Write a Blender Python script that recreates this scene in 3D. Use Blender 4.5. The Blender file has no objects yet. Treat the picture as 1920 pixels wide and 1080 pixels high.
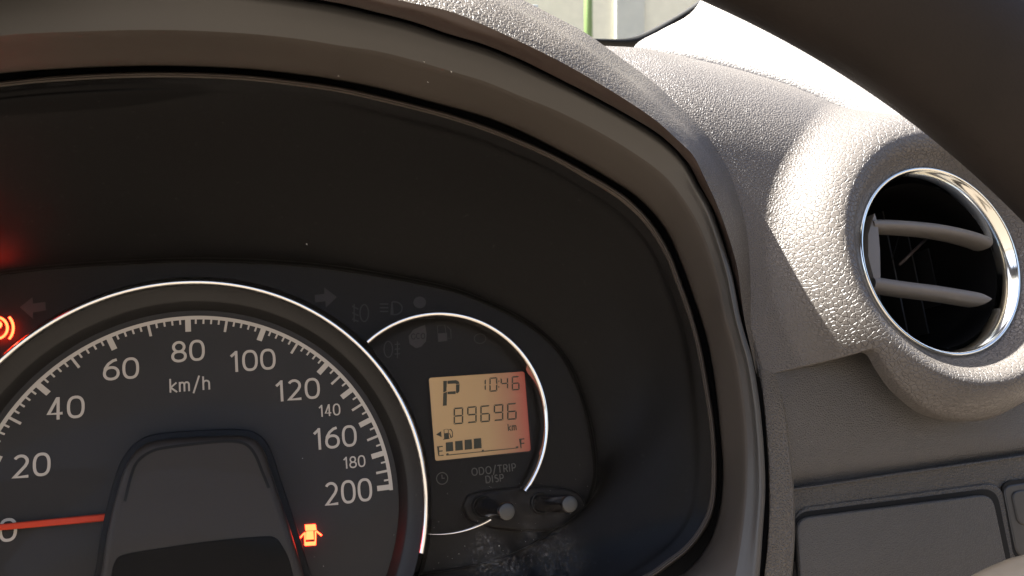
import bpy, bmesh, math, random
import numpy as np
from mathutils import Matrix, Vector
random.seed(4); rng = np.random.default_rng(4)
U = 0.05                                   # one dial unit (speedometer scale radius) in metres
# camera in the dial's own frame (x right, y up, z towards the driver)
R = np.array([[0.9538278, -0.1069518, 0.2806666], [0.0450662, 0.9748361, 0.2183200], [-0.2969537, -0.1955911, 0.9346457]])
T = np.array([-1.594510, -1.122939, -4.050584]); F = 1.579922
CAM = -R.T @ T
def w(p):                                  # dial frame -> world metres
    p = np.asarray(p, float)
    return np.stack([p[..., 0], -p[..., 2], p[..., 1]], -1) * U
sc = bpy.context.scene
cd = bpy.data.cameras.new('camera'); cam = bpy.data.objects.new('camera', cd); sc.collection.objects.link(cam)
cd.sensor_width = 36; cd.lens = F * 18; cd.clip_start = 0.005; cd.clip_end = 500
ax = [Vector((r[0], -r[2], r[1])) for r in R]
m = Matrix((ax[0], ax[1], ax[2])).transposed().to_4x4(); m.translation = Vector(w(CAM))
cam.matrix_world = m; sc.camera = cam
cd.dof.use_dof = True; cd.dof.focus_distance = 0.212; cd.dof.aperture_fstop = 34
# ---- light: sun from the upper left through the windscreen, sky
LS = Vector((-0.47, 0.0, 0.84)).normalized()      # towards the sun, world axes (y = ahead of the car)
world = bpy.data.worlds.new('World'); sc.world = world; world.use_nodes = True
nt = world.node_tree; nt.nodes.clear()
sky = nt.nodes.new('ShaderNodeTexSky'); sky.sky_type = 'NISHITA'; sky.sun_disc = False
sky.sun_elevation = math.asin(LS.z); sky.sun_rotation = math.atan2(LS.x, LS.y); sky.dust_density = 3.0; sky.ozone_density = 0.3; sky.air_density = 0.55
bg = nt.nodes.new('ShaderNodeBackground'); bg.inputs[1].default_value = 0.055
wo = nt.nodes.new('ShaderNodeOutputWorld'); nt.links.new(sky.outputs[0], bg.inputs[0]); nt.links.new(bg.outputs[0], wo.inputs[0])
sd = bpy.data.lights.new('sun', 'SUN'); sd.energy = 5.0; sd.angle = math.radians(0.5); sd.color = (1, 0.96, 0.90)
sun = bpy.data.objects.new('sun', sd); sc.collection.objects.link(sun)
sun.rotation_euler = LS.to_track_quat('Z', 'Y').to_euler()
sc.view_settings.view_transform = 'Standard'; sc.view_settings.look = 'None'; sc.view_settings.gamma = 1
sc.view_settings.exposure = 3.0

# ---------------------------------------------------------------- geometry helpers
def P(px, py, z):                          # photograph point at depth z of the dial frame
    px = np.asarray(px, float); py = np.asarray(py, float); z = np.asarray(z, float)
    px, py, z = np.broadcast_arrays(px, py, z)
    d = np.stack([(px - 960) / 960, (540 - py) / 960, np.full(px.shape, -F)], -1) @ R
    s = (z - CAM[2]) / d[..., 2]
    return CAM + s[..., None] * d
def cr(pts, n):                            # Catmull-Rom through points, n samples spaced by length
    pts = np.asarray(pts, float); k = pts.shape[1]
    q = np.vstack([2 * pts[0] - pts[1], pts, 2 * pts[-1] - pts[-2]]); out = []
    for i in range(1, len(q) - 2):
        t = np.linspace(0, 1, 24, endpoint=False)[:, None]
        a, b, c, d = q[i - 1], q[i], q[i + 1], q[i + 2]
        out.append(0.5 * ((2 * b) + (-a + c) * t + (2 * a - 5 * b + 4 * c - d) * t ** 2 + (-a + 3 * b - 3 * c + d) * t ** 3))
    out = np.vstack(out + [pts[-1:]])
    L = np.r_[0, np.cumsum(np.linalg.norm(np.diff(out[:, :2], axis=0), axis=1))]
    s = np.linspace(0, L[-1], n)
    return np.stack([np.interp(s, L, out[:, j]) for j in range(k)], 1)
def obj(name, verts, faces, mat, parent=None, smooth=True, world_pts=False):
    v = np.asarray(verts, float) if world_pts else w(verts)
    if parent is not None:
        r = parent
        off = np.zeros(3)
        while r is not None: off += np.array(r.location); r = r.parent
        v = v - off
    me = bpy.data.meshes.new(name); me.from_pydata(v.tolist(), [], [list(map(int, f)) for f in faces])
    me.materials.append(mat)
    if smooth: me.shade_smooth()
    me.update()
    o = bpy.data.objects.new(name, me); sc.collection.objects.link(o)
    if parent is not None: o.parent = parent
    return o
def tag(o, label=None, cat=None, group=None, kind=None):
    for k, v in (('label', label), ('category', cat), ('group', group), ('kind', kind)):
        if v: o[k] = v
    return o
def thing(name, label, cat, loc=(0, 0, 0), group=None):
    e = bpy.data.objects.new(name, None); sc.collection.objects.link(e); e.empty_display_size = 0.01
    e.location = w(np.array(loc)).tolist(); return tag(e, label, cat, group)
def gridfaces(a, b, wrap=False, o=0):
    f = []
    for i in range(a - 1):
        for j in range(b if wrap else b - 1):
            k = (j + 1) % b
            f.append((o + i * b + j, o + i * b + k, o + (i + 1) * b + k, o + (i + 1) * b + j))
    return f
def loft(name, rows, mat, parent, n=160, m=8, smooth_rows=True, flip=False, lin=False):
    """rows: lists of (px,py,z) photo points; lofted into one skin"""
    C = np.array([P(*cr(r, n).T) for r in rows])           # rows x n x 3
    if lin:
        a_ = []
        for i in range(len(C) - 1):
            for k in range(m): a_.append(C[i] * (1 - k / m) + C[i + 1] * k / m)
        C = np.array(a_ + [C[-1]])
    elif smooth_rows and len(rows) > 2:
        C = np.array([cr2(C[:, j], m * (len(rows) - 1) + 1) for j in range(n)]).transpose(1, 0, 2)
    elif len(rows) == 2:
        t = np.linspace(0, 1, m + 1)[:, None, None]; C = C[0] * (1 - t) + C[1] * t
    a = C.shape[0]; f = gridfaces(a, n)
    if flip: f = [x[::-1] for x in f]
    return obj(name, C.reshape(-1, 3), f, mat, parent)
def cr2(pts, n):
    q = np.vstack([2 * pts[0] - pts[1], pts, 2 * pts[-1] - pts[-2]])
    s = np.linspace(0, len(pts) - 1, n); i = np.minimum(s.astype(int), len(pts) - 2); t = (s - i)[:, None]
    a, b, c, d = q[i], q[i + 1], q[i + 2], q[i + 3]
    return 0.5 * ((2 * b) + (-a + c) * t + (2 * a - 5 * b + 4 * c - d) * t ** 2 + (-a + 3 * b - 3 * c + d) * t ** 3)
def tube(name, path, rad, mat, parent, ns=16, closed=False, caps=True, flat=1.0):
    path = np.asarray(path, float); n = len(path); rad = np.broadcast_to(rad, (n,))
    tg = np.gradient(path, axis=0) if not closed else np.roll(path, -1, 0) - np.roll(path, 1, 0)
    tg /= np.linalg.norm(tg, axis=1)[:, None]
    up = np.array([0, 0, 1.0]); V = []
    for i in range(n):
        a = np.cross(tg[i], up); a /= np.linalg.norm(a); b = np.cross(a, tg[i])
        th = np.linspace(0, 2 * np.pi, ns, endpoint=False)
        V.append(path[i] + rad[i] * (np.outer(np.cos(th), a) + flat * np.outer(np.sin(th), b)))
    V = np.vstack(V); f = gridfaces(n, ns, True)
    if closed: f += [((n - 1) * ns + j, (n - 1) * ns + (j + 1) % ns, (j + 1) % ns, j) for j in range(ns)]
    elif caps: f += [tuple(range(ns))[::-1], tuple((n - 1) * ns + j for j in range(ns))]
    return obj(name, V, f, mat, parent)
def ribbon_mesh(paths, width, z=0.0):
    """flat strokes in dial xy; returns verts, faces"""
    V = []; Fc = []
    for pth in paths:
        p = np.asarray(pth[0] if isinstance(pth, tuple) else pth, float); closed = isinstance(pth, tuple)
        if closed: tg = np.roll(p, -1, 0) - np.roll(p, 1, 0)
        else: tg = np.gradient(p, axis=0)
        tg /= np.linalg.norm(tg, axis=1)[:, None] + 1e-12
        nr = np.stack([-tg[:, 1], tg[:, 0]], 1)
        sc_ = np.ones(len(p))
        if not closed and len(p) > 2:          # mitre
            for i in range(1, len(p) - 1):
                a = p[i] - p[i - 1]; a = a / np.linalg.norm(a); c = max(0.4, abs(a @ tg[i])); sc_[i] = 1 / c
        o = len(V); z = z + .0006
        for i in range(len(p)):
            V.append([*(p[i] + nr[i] * width / 2 * sc_[i]), z]); V.append([*(p[i] - nr[i] * width / 2 * sc_[i]), z])
        n = len(p)
        for i in range(n if closed else n - 1):
            j = (i + 1) % n; Fc.append((o + 2 * i, o + 2 * i + 1, o + 2 * j + 1, o + 2 * j))
    return V, Fc
def poly(name, pts, z0, z1, mat, parent, bevel=0.0):
    """solid plate from dial-frame xy outline, z0 back, z1 front"""
    pts = np.asarray(pts, float); n = len(pts)
    area = 0.5 * np.sum(pts[:, 0] * np.roll(pts[:, 1], -1) - np.roll(pts[:, 0], -1) * pts[:, 1])
    if area < 0: pts = pts[::-1]
    rings = [(0, z0)]
    if bevel:
        for a in (0, 30, 60, 90): rings.append((bevel * (1 - math.cos(math.radians(a))), z1 - bevel + bevel * math.sin(math.radians(a))))
    else: rings.append((0, z1))
    tg = np.roll(pts, -1, 0) - np.roll(pts, 1, 0); tg /= np.linalg.norm(tg, axis=1)[:, None]; nr = np.stack([-tg[:, 1], tg[:, 0]], 1)
    V = np.vstack([np.c_[pts + nr * d, np.full(n, z)] for d, z in rings]); f = gridfaces(len(rings), n, True)
    f.append(tuple((len(rings) - 1) * n + j for j in range(n)))
    o = obj(name, V, f, mat, parent, smooth=bool(bevel))
    if bevel: o.data.polygons[len(f) - 1].use_smooth = False
    return o
def rrect_px(q, r, n=6):                   # rounded quad from 4 photo-space corners (order TL TR BR BL); r as fraction-free px
    q = np.asarray(q, float); out = []
    for i in range(4):
        a, b, c = q[i - 1], q[i], q[(i + 1) % 4]
        u = (a - b) / np.linalg.norm(a - b); v = (c - b) / np.linalg.norm(c - b)
        for t in np.linspace(0, 1, n):
            s = b + u * r * (1 - t) ** 2 + v * r * t ** 2
            out.append(s)
    return np.array(out)
def pxy(pts, z):                           # photo points -> dial xy at depth z
    pts = np.asarray(pts, float); return P(pts[:, 0], pts[:, 1], z)[:, :2]

# ---------------------------------------------------------------- materials
class NB:
    def __init__(s, name):
        s.m = bpy.data.materials.new(name); s.m.use_nodes = True; s.t = s.m.node_tree; s.t.nodes.clear()
        s.out = s.n('ShaderNodeOutputMaterial')
    def n(s, ty, **k):
        x = s.t.nodes.new(ty)
        for a, b in k.items(): setattr(x, a, b)
        return x
    def l(s, a, b): s.t.links.new(a, b)
def plastic(name, col, rough=0.5, spec=0.5, grain=0.0, gscale=3000, var=0.1, metallic=0.0, dust=0.0, dcol=(0.5, 0.48, 0.45)):
    b = NB(name); p = b.n('ShaderNodeBsdfPrincipled'); b.l(p.outputs[0], b.out.inputs[0])
    tc = b.n('ShaderNodeTexCoord'); ns = b.n('ShaderNodeTexNoise'); ns.inputs['Scale'].default_value = 45; ns.inputs['Detail'].default_value = 5
    b.l(tc.outputs['Object'], ns.inputs['Vector'])
    mp = b.n('ShaderNodeMapRange'); mp.inputs[3].default_value = 1 - var; mp.inputs[4].default_value = 1 + var; b.l(ns.outputs[0], mp.inputs[0])
    mx = b.n('ShaderNodeMix', data_type='RGBA', blend_type='MULTIPLY'); mx.inputs[0].default_value = 1
    mx.inputs[6].default_value = (*col, 1); b.l(mp.outputs[0], mx.inputs[7]); src = mx.outputs[2]
    if dust:
        n2 = b.n('ShaderNodeTexNoise'); n2.inputs['Scale'].default_value = 900; n2.inputs['Detail'].default_value = 6; n2.inputs['Roughness'].default_value = 0.7
        b.l(tc.outputs['Object'], n2.inputs['Vector'])
        r2 = b.n('ShaderNodeMapRange'); r2.inputs[1].default_value = 0.62; r2.inputs[2].default_value = 0.8; r2.inputs[4].default_value = dust; b.l(n2.outputs[0], r2.inputs[0])
        m2 = b.n('ShaderNodeMix', data_type='RGBA'); b.l(r2.outputs[0], m2.inputs[0]); b.l(src, m2.inputs[6]); m2.inputs[7].default_value = (*dcol, 1); src = m2.outputs[2]
    b.l(src, p.inputs['Base Color']); p.inputs['Roughness'].default_value = rough; p.inputs['Metallic'].default_value = metallic
    p.inputs['Specular IOR Level'].default_value = spec
    mr = b.n('ShaderNodeMapRange'); mr.inputs[3].default_value = rough * 0.85; mr.inputs[4].default_value = min(1, rough * 1.15); b.l(ns.outputs[0], mr.inputs[0]); b.l(mr.outputs[0], p.inputs['Roughness'])
    if grain:
        n3 = b.n('ShaderNodeTexNoise'); n3.inputs['Scale'].default_value = gscale; n3.inputs['Detail'].default_value = 2; b.l(tc.outputs['Object'], n3.inputs['Vector'])
        bp = b.n('ShaderNodeBump'); bp.inputs['Strength'].default_value = grain; bp.inputs['Distance'].default_value = 0.0001
        b.l(n3.outputs[0], bp.inputs['Height']); b.l(bp.outputs[0], p.inputs['Normal'])
    return b.m
def leather(name, col, scale=900, dist=0.00025, rough=0.42, stretch=(1, 1, 1), spec=0.5, big=None):
    b = NB(name); p = b.n('ShaderNodeBsdfPrincipled'); b.l(p.outputs[0], b.out.inputs[0])
    tc = b.n('ShaderNodeTexCoord'); mpn = b.n('ShaderNodeMapping'); mpn.inputs['Scale'].default_value = stretch
    mpn.inputs['Rotation'].default_value = (0.3, 0.6, 0.4); b.l(tc.outputs['Object'], mpn.inputs[0])
    ns = b.n('ShaderNodeTexNoise'); ns.inputs['Scale'].default_value = scale * 0.6; ns.inputs['Detail'].default_value = 2; b.l(mpn.outputs[0], ns.inputs['Vector'])
    sb = b.n('ShaderNodeVectorMath', operation='SUBTRACT'); sb.inputs[1].default_value = (0.5, 0.5, 0.5); b.l(ns.outputs[1], sb.inputs[0])
    s1 = b.n('ShaderNodeVectorMath', operation='SCALE'); s1.inputs['Scale'].default_value = 0.9 / scale; b.l(sb.outputs[0], s1.inputs[0])
    ad = b.n('ShaderNodeVectorMath', operation='ADD'); b.l(mpn.outputs[0], ad.inputs[0]); b.l(s1.outputs[0], ad.inputs[1])
    vo = b.n('ShaderNodeTexVoronoi', feature='DISTANCE_TO_EDGE'); vo.inputs['Scale'].default_value = scale; b.l(ad.outputs[0], vo.inputs['Vector'])
    mr = b.n('ShaderNodeMapRange', interpolation_type='SMOOTHSTEP'); mr.inputs[1].default_value = 0.0; mr.inputs[2].default_value = 0.28; b.l(vo.outputs[0], mr.inputs[0])
    if big:                                 # coarser pebble moulded round the vent pod
        v2 = b.n('ShaderNodeTexVoronoi', feature='DISTANCE_TO_EDGE'); v2.inputs['Scale'].default_value = big[0]; b.l(ad.outputs[0], v2.inputs['Vector'])
        q2 = b.n('ShaderNodeMapRange', interpolation_type='SMOOTHSTEP'); q2.inputs[2].default_value = 0.13; b.l(v2.outputs[0], q2.inputs[0])
        ds = b.n('ShaderNodeVectorMath', operation='DISTANCE'); ds.inputs[1].default_value = big[1]; b.l(tc.outputs['Object'], ds.inputs[0])
        q3 = b.n('ShaderNodeMapRange', interpolation_type='SMOOTHSTEP'); q3.inputs[1].default_value = big[2]; q3.inputs[2].default_value = big[2] * 1.35; b.l(ds.outputs['Value'], q3.inputs[0])
        q4 = b.n('ShaderNodeMix', data_type='FLOAT'); b.l(q3.outputs[0], q4.inputs[0]); b.l(q2.outputs[0], q4.inputs[2]); b.l(mr.outputs[0], q4.inputs[3]); mr = q4
    n2 = b.n('ShaderNodeTexNoise'); n2.inputs['Scale'].default_value = scale * 3; n2.inputs['Detail'].default_value = 3; b.l(tc.outputs['Object'], n2.inputs['Vector'])
    ma = b.n('ShaderNodeMath', operation='MULTIPLY_ADD'); ma.inputs[1].default_value = 0.25; b.l(n2.outputs[0], ma.inputs[0]); b.l(mr.outputs[0], ma.inputs[2])
    bp = b.n('ShaderNodeBump'); bp.inputs['Strength'].default_value = 1.0; bp.inputs['Distance'].default_value = dist
    b.l(ma.outputs[0], bp.inputs['Height']); b.l(bp.outputs[0], p.inputs['Normal'])
    n4 = b.n('ShaderNodeTexNoise'); n4.inputs['Scale'].default_value = 30; n4.inputs['Detail'].default_value = 4; b.l(tc.outputs['Object'], n4.inputs['Vector'])
    r4 = b.n('ShaderNodeMapRange'); r4.inputs[3].default_value = 0.85; r4.inputs[4].default_value = 1.12; b.l(n4.outputs[0], r4.inputs[0])
    mx = b.n('ShaderNodeMix', data_type='RGBA', blend_type='MULTIPLY'); mx.inputs[0].default_value = 1; mx.inputs[6].default_value = (*col, 1); b.l(r4.outputs[0], mx.inputs[7])
    b.l(mx.outputs[2], p.inputs['Base Color'])
    rr = b.n('ShaderNodeMapRange'); rr.inputs[3].default_value = rough + 0.15; rr.inputs[4].default_value = rough; b.l(mr.outputs[0], rr.inputs[0]); b.l(rr.outputs[0], p.inputs['Roughness'])
    p.inputs['Specular IOR Level'].default_value = spec
    return b.m
def metal(name, col=(0.8, 0.8, 0.8), rough=0.08, bump=0.0):
    b = NB(name); p = b.n('ShaderNodeBsdfPrincipled'); b.l(p.outputs[0], b.out.inputs[0])
    p.inputs['Base Color'].default_value = (*col, 1); p.inputs['Metallic'].default_value = 1
    tc = b.n('ShaderNodeTexCoord'); ns = b.n('ShaderNodeTexNoise'); ns.inputs['Scale'].default_value = 300; b.l(tc.outputs['Object'], ns.inputs['Vector'])
    mr = b.n('ShaderNodeMapRange'); mr.inputs[3].default_value = rough * 0.6; mr.inputs[4].default_value = rough * 1.5; b.l(ns.outputs[0], mr.inputs[0]); b.l(mr.outputs[0], p.inputs['Roughness'])
    return b.m
def glow(name, col, e):
    b = NB(name); p = b.n('ShaderNodeBsdfPrincipled'); b.l(p.outputs[0], b.out.inputs[0]); p.inputs['Base Color'].default_value = (*col, 1)
    p.inputs['Emission Color'].default_value = (*col, 1); p.inputs['Emission Strength'].default_value = e; return b.m
def pane_mat(name, gloss=0.05, dustamt=0.0, tint=(1, 1, 1), rough=0.03):
    b = NB(name); tr = b.n('ShaderNodeBsdfTransparent'); tr.inputs[0].default_value = (*tint, 1)
    gl = b.n('ShaderNodeBsdfGlossy'); gl.inputs['Roughness'].default_value = rough
    lw = b.n('ShaderNodeFresnel'); lw.inputs[0].default_value = 1.45
    fm = b.n('ShaderNodeMath', operation='MULTIPLY'); fm.inputs[1].default_value = gloss; b.l(lw.outputs[0], fm.inputs[0])
    mx = b.n('ShaderNodeMixShader'); b.l(fm.outputs[0], mx.inputs[0]); b.l(tr.outputs[0], mx.inputs[1]); b.l(gl.outputs[0], mx.inputs[2])
    sh = mx.outputs[0]
    if dustamt:
        tc = b.n('ShaderNodeTexCoord')
        n1 = b.n('ShaderNodeTexNoise'); n1.inputs['Scale'].default_value = 1500; n1.inputs['Detail'].default_value = 5; n1.inputs['Roughness'].default_value = 0.75; b.l(tc.outputs['Object'], n1.inputs['Vector'])
        r1 = b.n('ShaderNodeMapRange'); r1.inputs[1].default_value = 0.5; r1.inputs[2].default_value = 0.85; b.l(n1.outputs[0], r1.inputs[0])
        n2 = b.n('ShaderNodeTexNoise'); n2.inputs['Scale'].default_value = 90; n2.inputs['Detail'].default_value = 4; b.l(tc.outputs['Object'], n2.inputs['Vector'])
        r2 = b.n('ShaderNodeMapRange'); r2.inputs[1].default_value = 0.42; r2.inputs[2].default_value = 0.7; b.l(n2.outputs[0], r2.inputs[0])
        # smear of dust wiped round the two buttons (a patch of its own on the pane)
        ctr = w(P(965, 1030, 0.12)) - w(np.array((1.3, 1.0, .8)))
        vs = b.n('ShaderNodeVectorMath', operation='DISTANCE'); vs.inputs[1].default_value = ctr.tolist(); b.l(tc.outputs['Object'], vs.inputs[0])
        r3 = b.n('ShaderNodeMapRange', interpolation_type='SMOOTHSTEP'); r3.inputs[1].default_value = 0.024; r3.inputs[2].default_value = 0.004; b.l(vs.outputs['Value'], r3.inputs[0])
        m1 = b.n('ShaderNodeMath', operation='MULTIPLY_ADD'); b.l(r1.outputs[0], m1.inputs[0]); m1.inputs[1].default_value = 0.8; m1.inputs[2].default_value = 0.04
        m2 = b.n('ShaderNodeMath', operation='MULTIPLY'); b.l(m1.outputs[0], m2.inputs[0]); b.l(r2.outputs[0], m2.inputs[1])
        m3 = b.n('ShaderNodeMath', operation='MULTIPLY'); b.l(m2.outputs[0], m3.inputs[0]); b.l(r3.outputs[0], m3.inputs[1])
        m4 = b.n('ShaderNodeMath', operation='MULTIPLY'); b.l(m3.outputs[0], m4.inputs[0]); m4.inputs[1].default_value = dustamt
        df = b.n('ShaderNodeBsdfDiffuse'); df.inputs[0].default_value = (0.6, 0.6, 0.6, 1)
        mm = b.n('ShaderNodeMixShader'); b.l(m4.outputs[0], mm.inputs[0]); b.l(sh, mm.inputs[1]); b.l(df.outputs[0], mm.inputs[2]); sh = mm.outputs[0]
    b.l(sh, b.out.inputs[0]); return b.m

M = dict(
    dash=leather('dash_grain', (0.098, 0.089, 0.080), 1250, 0.00014, 0.33, big=(780, tuple(((4.103 - 3.0) * U, (0.4 - .95) * U, (.935 - .8) * U)), .042)),
    pod=leather('pod_grain', (0.115, 0.098, 0.088), 1000, 0.00014, 0.4),
    hood=leather('hood_grain', (0.090, 0.079, 0.065), 1150, 0.0002, 0.36),
    lower=leather('lower_grain', (0.082, 0.076, 0.068), 1600, 0.00015, 0.38),
    fascia=leather('fascia_grain', (0.05, 0.046, 0.040), 1100, 0.00015, 0.45),
    lid=leather('lid_grain', (0.055, 0.051, 0.045), 1500, 0.00008, 0.42),
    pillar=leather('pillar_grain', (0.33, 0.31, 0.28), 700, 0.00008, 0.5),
    band=plastic('hood_inner_plastic', (0.050, 0.043, 0.036), 0.5, 0.35, 0.25, 6000),
    band2=plastic('hood_frame_satin_plastic', (0.047, 0.046, 0.043), 0.42, 0.6, 0.15, 6000, var=0.06),
    rimp=plastic('lens_rim_plastic', (0.085, 0.072, 0.06), 0.5, 0.3, 0.1, 6000),
    bevel=plastic('hood_bevel_plastic', (0.05, 0.036, 0.03), 0.4, 0.5, 0.4, 5000),
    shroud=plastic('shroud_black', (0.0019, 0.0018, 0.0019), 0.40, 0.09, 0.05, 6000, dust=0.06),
    plate=plastic('cluster_plate_black', (0.0085, 0.0074, 0.0064), 0.4, 0.1, 0.15, 8000),
    dial=plastic('dial_face_charcoal', (0.0165, 0.0145, 0.0125), 0.55, 0.25, 0.2, 9000),
    well=plastic('dial_well_black', (0.006, 0.0058, 0.0055), 0.35, 0.3, 0.15, 8000),
    gap=plastic('gap_black', (0.004, 0.004, 0.004), 0.6, 0.2),
    hub=plastic('hub_cover_charcoal', (0.022, 0.0185, 0.0155), 0.5, 0.25, 0.3, 9000),
    hubwin=plastic('hub_window_black', (0.0015, 0.0016, 0.0022), 0.3, 0.08),
    ink=plastic('dial_ink_cream', (0.43, 0.39, 0.33), 0.6, 0.2, var=0.04),
    ghost=plastic('ghost_symbol_ink', (0.016, 0.0128, 0.011), 0.5, 0.3),
    ghost2=plastic('ghost_outline_ink', (0.0108, 0.0098, 0.0088), 0.5, 0.3),
    grey_ink=plastic('button_legend_ink', (0.07, 0.067, 0.06), 0.6, 0.2),
    needle=plastic('needle_orange', (0.45, 0.045, 0.018), 0.6, 0.15, var=0.03),
    chrome=metal('chrome', (0.86, 0.85, 0.82), 0.07),
    chrome2=metal('vent_chrome', (0.82, 0.82, 0.76), 0.10),
    button=plastic('button_black', (0.006, 0.005, 0.005), 0.22, 0.5),
    btip=plastic('button_tip_grey', (0.035, 0.035, 0.032), 0.4, 0.5, 0.3, 6000),
    slat=plastic('slat_grey_plastic', (0.14, 0.13, 0.12), 0.42, 0.5, 0.3, 7000),
    ventin=plastic('vent_inside_black', (0.004, 0.004, 0.004), 0.85, 0.05),
    fin=plastic('vent_fin_dark', (0.012, 0.012, 0.012), 0.5, 0.3),
    wheel=plastic('wheel_rim_leather', (0.014, 0.0105, 0.0085), 0.6, 0.2, 0.5, 1800, var=0.5),
    silver=plastic('satin_champagne_paint', (0.28, 0.23, 0.16), 0.45, 0.4, var=0.05, metallic=0.3),
    seal=plastic('window_seal_rubber', (0.012, 0.012, 0.011), 0.6, 0.3, 0.3, 3000),
    switch=plastic('switch_black', (0.035, 0.034, 0.032), 0.4, 0.4, 0.2, 5000),
    lcdink=plastic('lcd_segment_dark', (0.034, 0.034, 0.022), 0.5, 0.2),
    wall=plastic('outside_wall_plaster', (0.72, 0.67, 0.52), 0.9, 0.2, 0.3, 200, var=0.12),
    pier=plastic('outside_pier_plaster', (0.50, 0.49, 0.42), 0.9, 0.2, 0.3, 200, var=0.12),
    ground=plastic('ground_concrete', (0.09, 0.075, 0.06), 0.9, 0.2, 0.3, 60),
    green=plastic('green_pole_paint', (0.16, 0.23, 0.07), 0.6, 0.3),
    pale=plastic('white_ledge_paint', (0.7, 0.7, 0.68), 0.5, 0.3),
    lens=pane_mat('clear_lens', 0.12, 0.55), glass=pane_mat('quarter_glass', 1.0, 0, (0.9, 0.95, 0.92)),
    dust=plastic('dust_fleck', (0.5, 0.5, 0.48), 0.9, 0.1),
    red=glow('telltale_red', (1.0, 0.03, 0.008), 3.0),
)

# ---------------------------------------------------------------- unseen ground outside the car, added for warm bounce light
g_ = obj('ground', [(-60, -1, 0)] and [(-150, -150, -1.0), (150, -150, -1.0), (150, 150, -1.0), (-150, 150, -1.0)], [(0, 1, 2, 3)], M['ground'], None, False, True)
tag(g_, kind='structure')
# ---------------------------------------------------------------- traced outlines of the binnacle (photo px)
C1 = [(-950, 50), (-500, -130), (0, -215), (400, -200), (700, -120), (800, -52), (870, -22), (930, 3), (977, 27), (1040, 60), (1083, 83), (1140, 123), (1207, 173), (1247, 210), (1290, 252), (1325, 297), (1352, 341), (1372, 385), (1388, 432), (1399, 490), (1405, 545), (1409, 600), (1416, 655), (1423, 700)]
C2 = [(-930, 90), (-500, -75), (0, -140), (350, -120), (600, -60), (680, -25), (750, 0), (840, 20), (907, 47), (973, 77), (1040, 110), (1107, 147), (1173, 187), (1230, 226), (1270, 262), (1300, 292), (1322, 335), (1345, 385), (1365, 440), (1382, 500), (1389, 550), (1396, 600), (1408, 655), (1418, 700)]
C3 = [(-920, 150), (-550, 15), (-200, -40), (0, -48), (200, -46), (400, -28), (540, -10), (640, 7), (707, 23), (773, 40), (840, 63), (907, 83), (973, 110), (1040, 143), (1107, 177), (1173, 213), (1236, 252), (1284, 296), (1313, 348), (1336, 389), (1358, 452), (1376, 515), (1391, 593), (1404, 640), (1413, 671), (1424, 733), (1433, 813), (1438, 911), (1433, 1000), (1427, 1080), (1418, 1160)]
C4 = [(-900, 330), (-550, 165), (-200, 95), (0, 68), (150, 60), (300, 57), (450, 63), (560, 74), (640, 87), (707, 97), (773, 113), (840, 133), (907, 153), (973, 180), (1040, 207), (1107, 240), (1173, 278), (1236, 322), (1273, 363), (1306, 415), (1328, 467), (1347, 526), (1361, 593), (1378, 653), (1389, 715), (1398, 787), (1401, 858), (1399, 929), (1391, 1000), (1378, 1080), (1360, 1160)]
C5 = [(-880, 420), (-540, 245), (-200, 165), (0, 137), (150, 126), (300, 122), (450, 127), (560, 138), (640, 150), (707, 163), (773, 180), (840, 198), (907, 217), (973, 243), (1040, 276), (1107, 312), (1157, 342), (1190, 364), (1222, 394), (1254, 437), (1280, 496), (1299, 548), (1316, 598), (1331, 653), (1344, 733), (1352, 813), (1357, 884), (1352, 950), (1336, 1009), (1308, 1053), (1270, 1085), (1190, 1130)]
C6 = [(-870, 445), (-535, 267), (-200, 185), (0, 155), (150, 142), (300, 137), (450, 142), (560, 154), (640, 166), (707, 181), (773, 197), (840, 215), (907, 237), (973, 263), (1040, 293), (1107, 330), (1148, 354), (1180, 377), (1217, 415), (1252, 470), (1274, 526), (1290, 570), (1303, 612), (1316, 667), (1329, 742), (1338, 804), (1342, 876), (1338, 947), (1320, 991), (1289, 1031), (1249, 1062), (1220, 1082), (1140, 1125)]
C7 = [(-866, 455), (-533, 276), (-200, 193), (0, 163), (150, 150), (300, 145), (450, 150), (560, 162), (640, 174), (707, 189), (773, 205), (840, 223), (907, 245), (973, 271), (1038, 301), (1103, 338), (1143, 362), (1174, 385), (1210, 421), (1245, 475), (1267, 530), (1283, 573), (1296, 614), (1309, 669), (1322, 744), (1331, 806), (1334, 876), (1330, 943), (1313, 985), (1283, 1024), (1244, 1054), (1215, 1074), (1130, 1118)]
C8 = [(-800, 780), (-500, 625), (-200, 545), (0, 510), (200, 492), (400, 486), (600, 497), (800, 530), (900, 560), (1000, 612), (1060, 672), (1098, 760), (1117, 860), (1110, 925), (1075, 985), (1015, 1028), (900, 1062), (760, 1080), (600, 1100)]
def zc(c, z, x0=-212):                               # add depth: z = (top, right, bottom) by photo y/x progress
    out = []; n = len(c)
    L = np.r_[0, np.cumsum([math.dist(c[i], c[i + 1]) for i in range(n - 1)])]; k0 = next(i for i, q in enumerate(c) if q[0] >= x0); L = np.maximum(L - L[k0], 0); L /= L[-1]
    zz = cr2(np.array([[v] for v in z], float), 201)[:, 0]; zi = lambda t: float(np.interp(t, np.linspace(0, 1, 201), zz))
    for (x, y), t in zip(c, L): out.append((x, y, zi(t)))
    return out
mid = lambda a, b, t, n=60: [((1 - t) * p[0] + t * q[0], (1 - t) * p[1] + t * q[1]) for p, q in zip(cr(a, n), cr(b, n))]
off = lambda c, dx, dy: [(x + dx, y + dy) for x, y in c]
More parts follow.
